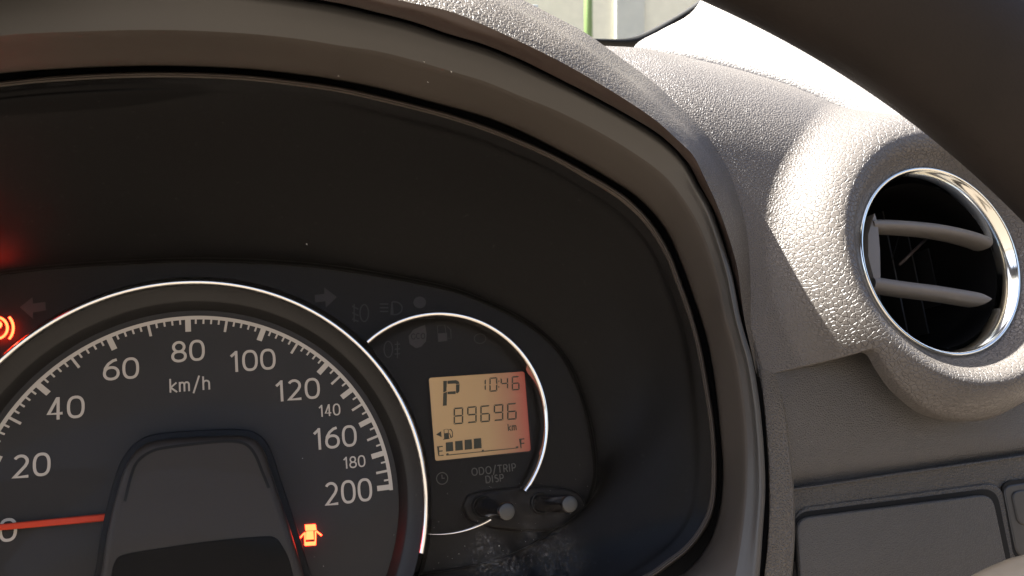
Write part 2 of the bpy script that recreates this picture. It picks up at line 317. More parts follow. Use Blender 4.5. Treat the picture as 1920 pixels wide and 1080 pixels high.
def inset(c, d):                            # shift an outline to the right-hand side (inside) by d px
    a = np.array(c, float); t = np.gradient(a, axis=0); t /= np.linalg.norm(t, axis=1)[:, None]
    return [tuple(p) for p in a + np.stack([-t[:, 1], t[:, 0]], 1) * d]
Z3 = (1.55, 1.55, 1.35, 1.05, .95, .85); Z4 = (1.30, 1.28, 1.1, .88, .80, .70); Z5 = (1.02, 1.0, .85, .66, .58, .42); Z6 = (.98, .96, .81, .62, .54, .38)

# ---------------------------------------------------------------- dashboard panel: one height field over the dial plane, with the vent pod
VC = np.array([4.103, 0.935]); VR = 0.556
prof_r = np.array([0.9, 1.0, 1.08, 1.18, 1.28, 1.38, 1.50, 1.62, 1.74, 1.86, 2.0, 2.3, 3.0])
prof_z = np.array([.84, .86, .91, .98, 1.01, 1.00, .95, .86, .74, .60, .42, .0, -1.0])
def sm(a, b, k): h = np.maximum(k - np.abs(a - b), 0) / k; return np.maximum(a, b) + h * h * k / 4
pc = np.polyfit(prof_r, prof_z, 9); 
top = [(1080, 84), (1130, 85), (1190, 88), (1240, 96), (1290, 107), (1385, 130), (1481, 160), (1549, 190), (1611, 221), (1650, 243)]
_t = cr(top, 200); _t = P(_t[:, 0], _t[:, 1], .24); TOPX = np.r_[1.5, _t[:, 0], 5.5]; TOPY = np.r_[_t[0, 1], _t[:, 1], _t[-1, 1] - .55]
def Fz(x, y):
    x = np.asarray(x, float); y = np.asarray(y, float)
    D = np.interp(x, TOPX, TOPY) - y
    base = 0.72 - 0.48 * np.maximum(1 - D / .85, 0) ** 2.2 - 0.5 * np.maximum(-D, 0)
    base = base - 0.06 * np.maximum(0.7 - y, 0)
    rho = np.hypot(x - VC[0], y - VC[1]) / VR
    phi = np.arctan2(y - VC[1], x - VC[0])
    pod = np.interp(rho, PR, PZ) + .045 * np.cos(phi + 0.8) * np.clip((rho - 1.0) / .3, 0, 1) ** 2 * (3 - 2 * np.clip((rho - 1.0) / .3, 0, 1))
    k = 0.24
    return sm(base, pod, k)
PR = np.linspace(.9, 3, 20000)
_i = np.linspace(0, len(prof_r) - 1, 400); _c = cr2(np.stack([prof_r, prof_z, prof_z], 1), 20000); PZ = np.interp(PR, _c[:, 0], _c[:, 1])
def hit(px, py):                            # photo ray meets the height field (first crossing from the camera)
    zs = np.linspace(1.2, -2.0, 1601); p = P(px, py, zs); g = p[:, 2] - Fz(p[:, 0], p[:, 1]); i = np.argmax(g <= 0)
    t = g[i - 1] / (g[i - 1] - g[i] + 1e-12); return (p[i - 1] * (1 - t) + p[i] * t)
left = [(1090, 84), (1128, 127), (1195, 178), (1235, 214), (1276, 256), (1308, 300), (1334, 345), (1354, 390), (1370, 436), (1383, 495), (1393, 550), (1400, 600), (1413, 640), (1423, 675), (1430, 706)]
bottom = [(1430, 706), (1465, 698), (1510, 688), (1560, 676), (1605, 664), (1636, 656), (1650, 664), (1666, 692), (1695, 731), (1738, 767), (1781, 785), (1823, 789), (1866, 783), (1920, 755), (1960, 728)]
dash = thing('dashboard', 'grained grey brown dashboard panel around the round side air vent, right of the instrument binnacle', 'dashboard', (3.0, .8, 0.4))
bl = np.array([hit(*p)[:2] for c in (cr(left, 60), cr(bottom, 80)) for p in c] + [tuple(q) for q in _t[::3, :2]])
for a in np.linspace(-25, 68, 30):
    bl = np.vstack([bl, VC + VR * 1.95 * np.array([math.cos(math.radians(a)), math.sin(math.radians(a))])])
d = bl - VC; ang = np.arctan2(d[:, 1], d[:, 0]); rad = np.hypot(d[:, 0], d[:, 1]); o_ = np.argsort(ang); ang = ang[o_]; rad = rad[o_]
TH = np.linspace(-np.pi, np.pi, 1100, endpoint=False); rm = np.interp(TH, ang, rad, period=2 * np.pi)
_k = np.ones(31) / 31; _s = np.convolve(np.r_[rm[-15:], rm, rm[:15]], _k, 'valid'); _w = np.clip(1 - np.abs(np.degrees(TH) - 75) / 22, 0, 1) * 2; _w = np.minimum(_w, 1); rm = rm * (1 - _w) + _s * _w
ts = np.r_[np.linspace(0, 1, 220)]
V = []
for t in ts:
    r = VR * 0.985 + (rm - VR * 0.985) * (t ** 1.15)
    x = VC[0] + r * np.cos(TH); y = VC[1] + r * np.sin(TH)
    e = np.maximum(0.022 - (rm - r), 0) / 0.022
    V.append(np.stack([x, y, Fz(x, y) - 0.022 * (1 - np.sqrt(np.maximum(1 - e * e, 0)))], 1))
V.append(V[-1] - [0, 0, 0.07]); V = np.array(V)
obj('upper_panel', V.reshape(-1, 3), gridfaces(len(V), len(TH), True), M['dash'], dash)
# lower moulding (strip beside the binnacle running into the recessed panel)
low = thing('lower_trim_panel', 'smooth grey brown trim panel below the dashboard edge and under the air vent', 'trim panel', (3.3, .3, .5))
rows = [[(1400, 600, .66), (1440, 672, .67), (1500, 662, .66), (1580, 650, .64), (1680, 672, .62), (1760, 715, .60), (1830, 730, .6), (1920, 700, .6), (2040, 660, .58)],
        [(1426, 715, .70), (1455, 712, .70), (1500, 702, .675), (1560, 692, .665), (1700, 700, .64), (1900, 700, .62), (2040, 700, .60)],
        [(1437, 800, .70), (1468, 800, .70), (1490, 800, .67), (1560, 800, .65), (1700, 800, .64), (1900, 800, .62), (2040, 800, .60)],
        [(1441, 880, .70), (1474, 882, .70), (1487, 880, .63), (1560, 870, .61), (1700, 858, .61), (1900, 838, .60), (2040, 826, .58)],
        [(1442, 925, .70), (1475, 925, .70), (1488, 918, .55), (1560, 905, .55), (1700, 886, .55), (1900, 855, .55), (2040, 839, .54)],
        ]
loft('recessed_panel', [r for r in rows], M['lower'], low, n=260, m=14)
# right column strip continuing to the bottom edge
loft('side_strip', [[(1424, 690, .685), (1432, 760, .70), (1439, 850, .70), (1442, 930, .70), (1440, 1010, .69), (1432, 1090, .68), (1424, 1160, .66)],
                    [(1427, 690, .705), (1436, 760, .716), (1444, 850, .716), (1447, 930, .716), (1444, 1010, .706), (1437, 1090, .69), (1429, 1160, .68)],
                    [(1450, 700, .705), (1463, 765, .716), (1473, 850, .716), (1479, 930, .716), (1479, 1010, .706), (1473, 1090, .69), (1464, 1160, .68)],
                    [(1456, 705, .695), (1471, 765, .70), (1481, 850, .70), (1488, 930, .70), (1489, 1010, .69), (1483, 1090, .68), (1475, 1160, .67)],
                    [(1458, 708, .66), (1473, 765, .62), (1483, 850, .55), (1490, 930, .5), (1491, 1010, .5), (1485, 1090, .5), (1477, 1160, .5)]], M['fascia'] and M['hood'], low, n=160, m=6)
# fascia under the trim, with storage lid and switch blank
fas = thing('lower_fascia', 'dark grained lower dashboard fascia holding the storage lid and switch blank', 'fascia', (3.4, -.1, .5))
loft('fascia_panel', [[(1470, 912, .54), (1560, 899, .54), (1700, 879, .54), (1900, 848, .54), (2060, 826, .54)],
                      [(1470, 921, .615), (1560, 909, .615), (1700, 889, .615), (1900, 859, .615), (2060, 836, .615)],
                      [(1470, 940, .60), (1560, 929, .60), (1700, 908, .60), (1900, 884, .60), (2060, 862, .60)],
                      [(1470, 1160, .55), (1560, 1160, .55), (1700, 1160, .55), (1900, 1160, .55), (2060, 1160, .55)]], M['fascia'], fas, n=200, m=10)
lid = thing('storage_lid', 'flat grained storage compartment lid with rounded corners at lower right', 'lid', (3.4, -.2, .6))
q1 = [(1489, 962), (1868, 914), (1912, 1130), (1500, 1180)]; q2 = [(1494, 972), (1861, 925), (1904, 1130), (1508, 1180)]
q0 = [(1489, 953), (1878, 903), (1925, 1130), (1497, 1180)]
poly('lid_rim', pxy(rrect_px(q0, 34, 10), .605), .54, .607, M['fascia'], lid, .01)
poly('lid_gap', pxy(rrect_px(q1, 30, 10), .61), .55, .6105, M['gap'], lid)
poly('lid_face', pxy(rrect_px(q2, 27, 10), .63), .56, .632, M['lid'], lid, .012)
sw = thing('switch_blank', 'smooth dark switch blank at the right of the storage lid', 'switch', (4.1, 0, .6))
q3 = [(1877, 904), (2010, 886), (2040, 1090), (1903, 1050)]
poly('switch_gap', pxy(rrect_px(q3, 20, 8), .61), .54, .609, M['gap'], sw)
poly('switch_face', pxy(rrect_px([(1882, 911), (2005, 893), (2034, 1082), (1908, 1042)], 17, 8), .62), .55, .616, M['switch'], sw, .01)
poly('switch_button', pxy(rrect_px([(1898, 922), (1995, 908), (2000, 985), (1912, 985)], 15, 8), .63), .6, .626, M['switch'], sw, .008)

# ---------------------------------------------------------------- binnacle hood
hood = thing('instrument_binnacle', 'grained hood and stepped smooth inner frame arching over the instrument cluster', 'binnacle', (1.3, 1.0, .8))
loft('hood_skin', [zc(inset(C1, -26), (.9, .9, .78, .66, .58), 560), zc(inset(C1, -9), (1.2, 1.15, .95, .75, .62), 560), zc(C1, (1.42, 1.32, 1.10, .82, .66), 560), zc([((a[0] + b[0]) / 2, (a[1] + b[1]) / 2) for a, b in zip(C1, C2)], (1.56, 1.47, 1.22, .90, .68), 560), zc(C2, (1.60, 1.55, 1.30, .97, .69), 560)], M['hood'], hood, n=300, m=8)
C3a = C3[:23]
loft('hood_bevel', [zc(C2, (1.60, 1.55, 1.30, 1.0, .78), 560), zc(mid(C2, C3a, .5), (1.57, 1.52, 1.28, .98, .77), 520), zc(C3a, (1.40, 1.40, 1.33, 1.12, .90, .72), 500)], M['bevel'], hood, n=340, m=6)
loft('hood_gap', [zc(inset(C3, -30), (1.45, 1.45, 1.2, .9, .60, .58)), zc(inset(C3, -9), (1.38, 1.38, 1.14, .88, .68, .62)), zc(inset(C3, 0), (1.30, 1.30, 1.08, .86, .66, .62)), zc(inset(C3, 9), (1.28, 1.28, 1.06, .85, .70, .62))], M['gap'], hood, n=240, m=2)
loft('outer_frame', [zc(inset(C3, 3), (1.24, 1.24, 1.0, .86, .8, .7)), zc(inset(C3, 4), (1.34, 1.34, 1.16, .95, .88, .78)), zc(inset(C3, 7), (1.365, 1.36, 1.185, .972, .90, .80)), zc(inset(C3, 12), (1.372, 1.367, 1.19, .975, .902, .802)), zc(mid(C3, C4, .6), (1.345, 1.33, 1.155, .937, .86, .76)), zc(inset(C4, -1), (1.318, 1.298, 1.113, .898, .823, .723))], M['band2'], hood, n=320, m=3, lin=True)
loft('inner_frame', [zc(inset(C4, -1), (1.318, 1.298, 1.113, .898, .823, .723)), zc(inset(C4, 4), (1.30, 1.28, 1.10, .885, .81, .71)), zc(mid(C4, C5, .55), (1.15, 1.13, .98, .78, .70, .57)), zc(inset(C5, -4), (1.04, 1.02, .87, .68, .60, .44)), zc(inset(C5, -1), (1.01, .99, .845, .655, .575, .415)), zc(inset(C5, 1), (.95, .93, .79, .60, .52, .36)), zc(inset(C5, 3), (.55, .53, .41, .25, .19, .10))], M['band'], hood, n=320, m=3, lin=True)
loft('lens_rim', [zc(inset(C6, -4), (.55, .53, .41, .25, .19, .10)), zc(inset(C6, -2), (.93, .91, .77, .58, .50, .34)), zc(inset(C6, 0), (.965, .945, .805, .615, .535, .375)), zc(inset(C6, 2), (.97, .95, .81, .62, .54, .38)), zc(inset(C6, 3.5), (.95, .93, .79, .605, .525, .365)), zc(inset(C6, 5), (.965, .945, .805, .615, .535, .375)), zc(C7, (.93, .91, .77, .58, .50, .34))], M['rimp'], hood, n=320, m=3, lin=True)
loft('hood_light_stop', [zc(inset(C3, -34), (1.3, 1.3, 1.0, .8, .55, .5)), zc(mid(C3, C6, .5), (.5, .5, .3, .1, .05, .0)), zc(inset(C8, -4), (-.05, -.05, -.05, -.05, -.05, -.05))], M['gap'], hood, n=200, m=3, lin=True)  # unseen sheet added behind the frame to stop light leaking in
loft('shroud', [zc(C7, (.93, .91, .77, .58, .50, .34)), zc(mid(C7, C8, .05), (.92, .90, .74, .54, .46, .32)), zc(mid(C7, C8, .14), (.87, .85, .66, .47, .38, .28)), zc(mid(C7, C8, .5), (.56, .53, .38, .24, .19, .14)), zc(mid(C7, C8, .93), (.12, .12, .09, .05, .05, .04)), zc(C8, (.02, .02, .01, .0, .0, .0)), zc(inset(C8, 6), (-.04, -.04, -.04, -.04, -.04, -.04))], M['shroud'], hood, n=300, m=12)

# ---------------------------------------------------------------- instrument cluster
cl = thing('instrument_cluster', 'instrument cluster with cream numbered speedometer and small amber display', 'instrument cluster', (0, 0, 0))
c8 = pxy(cr(C8, 240), 0.0); c8 = np.vstack([c8, [[c8[0, 0], -1.6]]])
poly('mask_plate', c8, -.12, -.035, M['plate'], cl, 0)
TAU = 2 * math.pi
def ringmesh(name, cx, cy, prof, a0, a1, mat, parent, n=360, r_of=None):
    th = np.radians(np.linspace(a0, a1, n)); V = []
    for r, z in prof: V.append(np.stack([cx + r * np.cos(th), cy + r * np.sin(th), np.full(n, z)], 1))
    return obj(name, np.vstack(V), gridfaces(len(prof), n), mat, parent)
dial = poly('speedometer_face', [(1.03 * math.cos(a), 1.03 * math.sin(a)) for a in np.linspace(0, TAU, 300, endpoint=False)], -.03, 0, M['dial'], cl)
ringmesh('dial_well', 0, 0, [(1.028, -.004), (1.03, .004), (1.07, .03), (1.076, .040), (1.082, .040), (1.13, .095), (1.145, .105)], -70, 250, M['well'], cl)
def halfround(r, z, hw, hh, k=12): return [(r - hw * math.cos(t), z + hh * math.sin(t)) for t in np.linspace(0, math.pi, k)]
ringmesh('chrome_ring', 0, 0, [(1.1385, .08)] + halfround(1.155, .12, .0135, .016) + [(1.171, .02), (1.171, -.05)], -17, 204, M['chrome'], cl, 500)
ringmesh('ring_skirt', 0, 0, [(1.172, .10), (1.20, .02), (1.22, -.034)], -70, 250, M['plate'], cl, 300)
SCX, SCY, SR = 1.283, .327, .593
def sang(px, py):
    p = P(px, py, .12)[:2] - [SCX, SCY]; return math.degrees(math.atan2(p[1], p[0]))
a_s, a_e = sang(690, 643), sang(985, 921); b_s, b_e = sang(926, 976), sang(806, 1003)
hr = lambda hw: [(SR - hw, .05)] + halfround(SR, .11, hw, .018) + [(SR + hw, .0), (SR + hw, -.05)]
ringmesh('display_ring', SCX, SCY, hr(.0150), a_e, a_s, M['chrome'], cl, 400)
if b_e > b_s: b_e -= 360
# lower piece thins to a point
th = np.radians(np.linspace(b_s, b_e, 90)); V = []; k = 8
for i, t in enumerate(th):
    wd = .012 * (1 - i / 89.) ** .6 + .001
    for s in np.linspace(0, math.pi, k): V.append([SCX + (SR - wd * math.cos(s)) * math.cos(t), SCY + (SR - wd * math.cos(s)) * math.sin(t), .045 + .02 * math.sin(s)])
obj('display_ring_end', V, gridfaces(90, k), M['chrome'], cl)

# scale: arc and ticks (sub-parts of the face)
ringmesh('scale_arc', 0, 0, [(.981, .003), (1.0, .003)], -.4, 180.4, M['ink'], dial, 260)
def tickmesh(name, r0, wd):
    me = bpy.data.meshes.new(name); v = [(r0, -wd / 2, 0), (.985, -wd / 2, 0), (.985, wd / 2, 0), (r0, wd / 2, 0)]
    me.from_pydata([(a * U, -.0035 * U, b * U) for a, b, c in v], [], [(0, 1, 2, 3)]); me.materials.append(M['ink']); return me
big, midt, small = tickmesh('major_tick', .917, .0275), tickmesh('middle_tick', .922, .0125), tickmesh('minor_tick', .957, .0092)
def tick(me, nm, a):
    o = bpy.data.objects.new(nm, me); sc.collection.objects.link(o); o.parent = dial; o.rotation_euler = (0, -math.radians(a), 0)
for k_ in range(61):
    a = 180 - 2.25 * k_; (tick(big, 'major_tick', a) if k_ % 10 == 0 and k_ else tick(midt, 'middle_tick', a) if k_ % 5 == 0 else tick(small, 'minor_tick', a))
for k_ in range(1, 17):
    a = 45 - 2.8125 * k_; (tick(big, 'major_tick', a if k_ < 16 else .6) if k_ % 4 == 0 else tick(midt, 'middle_tick', a) if k_ % 2 == 0 else tick(small, 'minor_tick', a))

# lettering: constant-width strokes
def ell(cx, cy, rx, ry, a0=0, a1=360, n=28, e=2.0):
    t = np.radians(np.linspace(a0, a1, n)); c, s = np.cos(t), np.sin(t)
    return np.stack([cx + rx * np.sign(c) * np.abs(c) ** (2 / e), cy + ry * np.sign(s) * np.abs(s) ** (2 / e)], 1)
def glyph(ch):
    E_ = lambda *a, **k: (ell(*a, **k)[:-1],)
    if ch == '0': return [E_(.30, .5, .25, .445, n=40, e=2.5)], .60
    if ch == '1': return [np.array([(.03, .745), (.235, .945)]), np.array([(.235, 1.0), (.235, 0)])], .36
    if ch == '2': return [np.vstack([ell(.27, .70, .22, .245, 150, -20, 16), [(.42, .5), (.06, .055), (.53, .055)]])], .58
    if ch == '4': return [np.array([(.38, 1.0), (.38, 0)]), np.array([(.36, .97), (.06, .27), (.53, .27)])], .58
    if ch == '6': return [E_(.30, .32, .245, .27, n=30, e=2.2), np.array([(.50, .945), (.36, .90), (.20, .76), (.09, .56), (.056, .34)])], .60
    if ch == '8': return [E_(.30, .715, .205, .225, n=28), E_(.30, .27, .245, .225, n=28, e=2.2)], .60
    if ch == 'k': return [np.array([(.05, 1.0), (.05, 0)]), np.array([(.42, .70), (.07, .36), (.45, 0)])], .46
    if ch == 'm': return [np.array([(.06, .72), (.06, 0)]), np.vstack([[(.06, .48)], ell(.2, .50, .14, .17, 150, 0, 8), [(.34, 0)]]), np.vstack([[(.34, .48)], ell(.48, .50, .14, .17, 150, 0, 8), [(.62, 0)]])], .74
    if ch == 'h': return [np.array([(.06, 1.0), (.06, 0)]), np.vstack([[(.06, .45)], ell(.24, .48, .18, .2, 150, 0, 8), [(.42, 0)]])], .5
    if ch == '/': return [np.array([(.42, 1.08), (.04, -.18)])], .5
    if ch == 'O': return [E_(.38, .5, .33, .445, n=36, e=2.2)], .80
    if ch == 'D': return [np.vstack([[(.07, .05), (.07, .95), (.3, .95)], ell(.3, .5, .34, .45, 80, -80, 16), [(.3, .05), (.07, .05), (.07, .08)]])], .74
    if ch == 'T': return [np.array([(0, .95), (.6, .95)]), np.array([(.3, .95), (.3, 0)])], .62
    if ch == 'R': return [np.vstack([[(.07, 0), (.07, .95), (.3, .95)], ell(.3, .70, .22, .25, 80, -80, 10), [(.3, .45), (.07, .45)]]), np.array([(.3, .45), (.54, 0)])], .62
    if ch == 'I': return [np.array([(.07, 1), (.07, 0)])], .22
    if ch == 'P': return [np.vstack([[(.07, 0), (.07, .95), (.3, .95)], ell(.3, .68, .22, .27, 80, -80, 10), [(.3, .41), (.07, .41)]])], .60
    if ch == 'S': return [np.vstack([ell(.27, .71, .2, .24, 40, 200, 12), ell(.29, .27, .21, .23, 60, -140, 14)])], .56
    if ch == 'E': return [np.array([(.5, .95), (.07, .95), (.07, .05), (.5, .05)]), np.array([(.07, .5), (.45, .5)])], .58
    if ch == 'F': return [np.array([(.5, .95), (.07, .95), (.07, 0)]), np.array([(.07, .5), (.45, .5)])], .56
    if ch == 'e': return [np.vstack([[(.1, .36), (.48, .36)], ell(.29, .34, .21, .3, 5, 320, 22)])], .56
    if ch == 'c': return [ell(.29, .34, .21, .3, 50, 310, 18)], .5
    if ch == 'o': return [E_(.29, .34, .21, .3, n=24)], .58
def word(name, txt, cx, cy, h, wtot, sw_, mat, parent, z=.004, gap=.10, ydir=None):
    """centre (dial xy), cap height h, total width wtot; ydir = local up vector"""
    gl = [glyph(c) for c in txt]; W = sum(g[1] for g in gl) + gap * (len(gl) - 1); paths = []; x = 0
    sx = wtot / W; ux = np.array([1., 0]); uy = np.array([0, 1.])
    if ydir is not None: uy = np.array(ydir) / np.linalg.norm(ydir); ux = np.array([uy[1], -uy[0]])
    for g, wd in gl:
        for p in g:
            c = isinstance(p, tuple); a = np.array(p[0] if c else p); loc = np.stack([(a[:, 0] + x) * sx - wtot / 2, (a[:, 1] - .5) * h], 1)
            q = np.array([cx, cy]) + loc[:, :1] * ux + loc[:, 1:] * uy; paths.append((q,) if c else q)
        x += wd + gap
    v, f = ribbon_mesh(paths, sw_, z); return obj(name, v, f, mat, parent, smooth=False)
def num(txt, x0, x1, y0, y1, nm='speed_number', sw_=.0135, mat='ink', parent=None, z=.004, gap=.10, grow=1.0):
    a = P((x0 + x1) / 2, (y0 + y1) / 2, z)
    # the photographed box includes the tilt of the baseline; undo it for height
    H = (y1 - y0) - 0.075 * (x1 - x0) * .6; d_ = P((x0 + x1) / 2, (y0 + y1) / 2 + H / 2, z); u_ = P((x0 + x1) / 2, (y0 + y1) / 2 - H / 2, z)
    l = P(x0, (y0 + y1) / 2, z); r = P(x1, (y0 + y1) / 2, z)
    return word(nm, txt, a[0], a[1], abs(u_[1] - d_[1]) * grow, abs(r[0] - l[0]) * grow, sw_, M[mat], parent or dial, z, gap)
for t, b in {'20': (24, 95, 849, 896), '40': (88, 159, 742, 787), '60': (193, 261, 670, 713), '80': (321, 384, 637, 679), '100': (432, 517, 654, 697), '120': (517, 600, 709, 752), '160': (588, 669, 798, 842), '200': (609, 698, 898, 946), '0': (-2, 32, 971, 1016)}.items(): num(t, *b)
num('140', 598, 638, 757, 781, sw_=.0075); num('180', 644, 685, 854, 878, sw_=.0075)
num('km/h', 318, 395, 706, 735, 'unit_label', .0085)

# needle and hub cover
hubx = P(197, 970, .05); n0 = P(-120, 1000.0, .05); dv = hub_d = (hubx - n0) / np.linalg.norm(hubx - n0); nv = np.array([-dv[1], dv[0], 0])
nl = n0 + nv * 0; a = hubx + dv * .1
poly('needle', [(nl - nv * .012)[:2], (a - nv * .0185)[:2], (a + nv * .0185)[:2], (nl + nv * .012)[:2]], .035, .058, M['needle'], cl, .008)
hc = [(170, 1130), (188, 1075), (196, 1020), (207, 965), (222, 908), (237, 868), (262, 838), (300, 824), (400, 817), (455, 817), (480, 826), (497, 850), (512, 895), (532, 955), (550, 1010), (566, 1065), (585, 1130)]
def arch(c, n=150): return cr(c, n)
hub = poly('hub_cover', pxy(arch(hc), .20), -.02, .21, M['hub'], cl, .035)
sh = poly('hub_shadow_border', pxy(inset(arch(hc), -13), .10), -.02, .07, M['gap'], cl, .01)  # black plate drawn as the shadow border round the hub cover
gr = arch([(234, 940), (245, 895), (258, 865), (285, 846), (320, 838), (400, 829), (440, 828), (462, 834), (478, 852), (492, 885), (504, 915)], 90)
v, f = ribbon_mesh([pxy(gr, .213)], .013, .2125); obj('hub_groove', v, f, M['gap'], hub, smooth=False)
wn = arch([(196, 1150), (206, 1090), (214, 1055), (232, 1040), (300, 1028), (400, 1014), (490, 1006), (515, 1008), (530, 1025), (545, 1060), (565, 1150)], 120)
poly('hub_window', pxy(wn, .215), .19, .214, M['hubwin'], hub, .003)

# buttons
def button(bx, by, tx, ty, zt):
    c = P(tx, ty, zt); r = .047
    e = thing('x', None, None)
    bpy.data.objects.remove(e)
    prof = [(0, .0)]
    n = 40; th = np.linspace(0, TAU, n, endpoint=False)
    base = P(bx, by, 0.03)
    ax_ = (c - base) / np.linalg.norm(c - base); s = np.cross(ax_, [0, 1, 0]); s /= np.linalg.norm(s); t = np.cross(s, ax_); L = np.linalg.norm(c - base)
    def rv(name, pr, mat, par):
        V = np.vstack([base + ax_ * h + r_ * (np.outer(np.cos(th), s) + np.outer(np.sin(th), t)) for r_, h in pr]); fc = gridfaces(len(pr), n, True)
        fc.append(tuple((len(pr) - 1) * n + j for j in range(n))); return obj(name, V, fc, mat, par)
    b = rv('button', [(r, 0), (r, L - .03), (r * .99, L - .012), (r * .93, L - .003), (r * .9, L)], M['button'], cl)
    rv('button_tip', [(r * .9, L - .004), (r * .86, L + .003), (r * .8, L + .005), (r * .3, L + .006)], M['btip'], b)
    rv('button_collar', [(r * 1.28, 0.0), (r * 1.28, .022), (r * 1.22, .03), (r * 1.12, .028), (r * 1.08, .0)], M['gap'], b)
button(903, 949, 951, 959, .42); button(1011, 943, 1069, 945, .42)
isl = cr([(868, 945), (885, 925), (960, 914), (1040, 912), (1085, 925), (1098, 955), (1075, 985), (1000, 998), (920, 990), (880, 975), (868, 950)], 80)
poly('button_island', pxy(isl, .02), -.05, .035, M['plate'], cl, .02)
# legend
num('ODO/TRIP', 884, 968, 871, 889.5, 'legend', .006, 'grey_ink', cl, .012, .12); num('DISP', 910, 945, 889.5, 905, 'legend', .006, 'grey_ink', cl, .012, .12)
cc = P(829, 897, .012); v, f = ribbon_mesh([(ell(cc[0], cc[1], .031, .031, n=33)[:-1],), np.array([(cc[0], cc[1] + .02), (cc[0], cc[1]), (cc[0] + .014, cc[1])])], .005, .012); obj('clock_symbol', v, f, M['grey_ink'], cl, smooth=False)
poly('display_plate', pxy(cr([(700, 655), (760, 620), (850, 600), (930, 632), (985, 700), (1008, 790), (1000, 850), (965, 915), (880, 945), (800, 975), (790, 900), (770, 800)], 90), .0), -.08, .002, M['plate'], cl)

# display
b = NB('display_backlight'); p = b.n('ShaderNodeBsdfPrincipled'); b.l(p.outputs[0], b.out.inputs[0])
tc = b.n('ShaderNodeTexCoord'); sx = b.n('ShaderNodeSeparateXYZ'); b.l(tc.outputs['Object'], sx.inputs[0])
l0, l1 = P(806, 780, .006)[0] * U, P(994, 780, .006)[0] * U
mr = b.n('ShaderNodeMapRange'); mr.inputs[1].default_value = l0; mr.inputs[2].default_value = l1; b.l(sx.outputs[0], mr.inputs[0])
ramp = b.n('ShaderNodeValToRGB'); b.l(mr.outputs[0], ramp.inputs[0]); e = ramp.color_ramp.elements
e[0].position = 0; e[0].color = (.20, .125, .053, 1); e[1].position = 1; e[1].color = (.15, .022, .012, 1)  # uneven backlight, amber to red at right, put into base colour and emission
for ps, c in ((.12, (.195, .120, .050)), (.55, (.175, .106, .045)), (.80, (.145, .064, .030)), (.93, (.15, .036, .018))): x = e.new(ps); x.color = (*c, 1)
p.inputs['Roughness'].default_value = .5; b.l(ramp.outputs[0], p.inputs['Base Color']); b.l(ramp.outputs[0], p.inputs['Emission Color']); p.inputs['Emission Strength'].default_value = .1
LZ = .012; X0, Y0, S_ = 780, 680, 5.4
def LP(pts, z=LZ): pts = np.asarray(pts, float); return P(X0 + pts[:, 0] / S_, Y0 + pts[:, 1] / S_, z)[:, :2]
lcd = poly('display_screen', LP(rrect_px([(127, 152), (1100, 86), (1166, 896), (194, 999)], 32, 6)), -.02, LZ, b.m, cl)
def flat(name, polys, mat, parent, z):
    V = []; Fc = []
    for q in polys:
        o = len(V); q = np.asarray(q); V += [[*a, z] for a in q]; Fc.append(tuple(range(o, o + len(q))))
    return obj(name, V, Fc, mat, parent, smooth=False)
SEG = {'0': 'abcdef', '1': 'bc', '4': 'bcfg', '6': 'acdefg', '8': 'abcdefg', '9': 'abcdfg'}
def seg7(ch, x0, x1, y0, y1, th=15, sk=0, rise=8):
    """segments of one digit in crop pixels; rise = how much the right end sits higher"""
    def pt(u, v): return (x0 + (x1 - x0) * u + sk * (1 - v), y0 + (y1 - y0) * v - rise * (u - .5))
    W, H = x1 - x0, y1 - y0; tx, ty = th / W, th / H; g = .35
    S = {'a': [(tx * g, 0), (1 - tx * g, 0), (1 - tx * 1.1, ty), (tx * 1.1, ty)], 'd': [(tx * 1.1, 1 - ty), (1 - tx * 1.1, 1 - ty), (1 - tx * g, 1), (tx * g, 1)],
         'g': [(tx * .5, .5), (tx * 1.2, .5 - ty / 2), (1 - tx * 1.2, .5 - ty / 2), (1 - tx * .5, .5), (1 - tx * 1.2, .5 + ty / 2), (tx * 1.2, .5 + ty / 2)],
         'f': [(0, ty * g), (tx, ty * 1.2), (tx, .5 - ty * .65), (0, .5 - ty * .2)], 'e': [(0, .5 + ty * .2), (tx, .5 + ty * .65), (tx, 1 - ty * 1.2), (0, 1 - ty * g)],
         'b': [(1 - tx, ty * 1.2), (1, ty * g), (1, .5 - ty * .2), (1 - tx, .5 - ty * .65)], 'c': [(1 - tx, .5 + ty * .65), (1, .5 + ty * .2), (1, 1 - ty * g), (1 - tx, 1 - ty * 1.2)]}
    return [LP([pt(*a) for a in S[s]]) for s in SEG[ch]]
K = M['lcdink']; DZ = LZ + .003
for ch, x0, x1, y0, y1 in (('8', 380, 477, 455, 623), ('9', 517, 613, 443, 610), ('6', 650, 748, 433, 602), ('9', 786, 883, 422, 588), ('6', 921, 1018, 410, 578)):
    flat('odometer_digit', seg7(ch, x0, x1, y0, y1, 14), K, lcd, DZ)
for ch, x0, x1, y0, y1 in (('1', 640, 706, 168, 287), ('0', 742, 822, 150, 294), ('4', 855, 932, 150, 272), ('6', 968, 1047, 137, 280)):
    flat('clock_digit', seg7(ch, x0, x1, y0, y1, 13, 0, 6), K, lcd, DZ)
flat('clock_colon', [LP([(833, 182), (843, 181), (844, 195), (834, 196)]), LP([(832, 240), (841, 239), (842, 252), (833, 253)])], K, lcd, DZ)
flat('gear_letter', [LP([(275, 186), (312, 184), (307, 290), (275, 303)]), LP([(317, 184), (405, 177), (430, 190), (440, 215), (404, 218), (400, 212), (318, 216)]), LP([(404, 222), (440, 219), (438, 290), (420, 312), (404, 305)]), LP([(318, 296), (400, 288), (400, 318), (318, 320)]), LP([(275, 310), (313, 296), (310, 434), (271, 438)])], K, lcd, DZ)
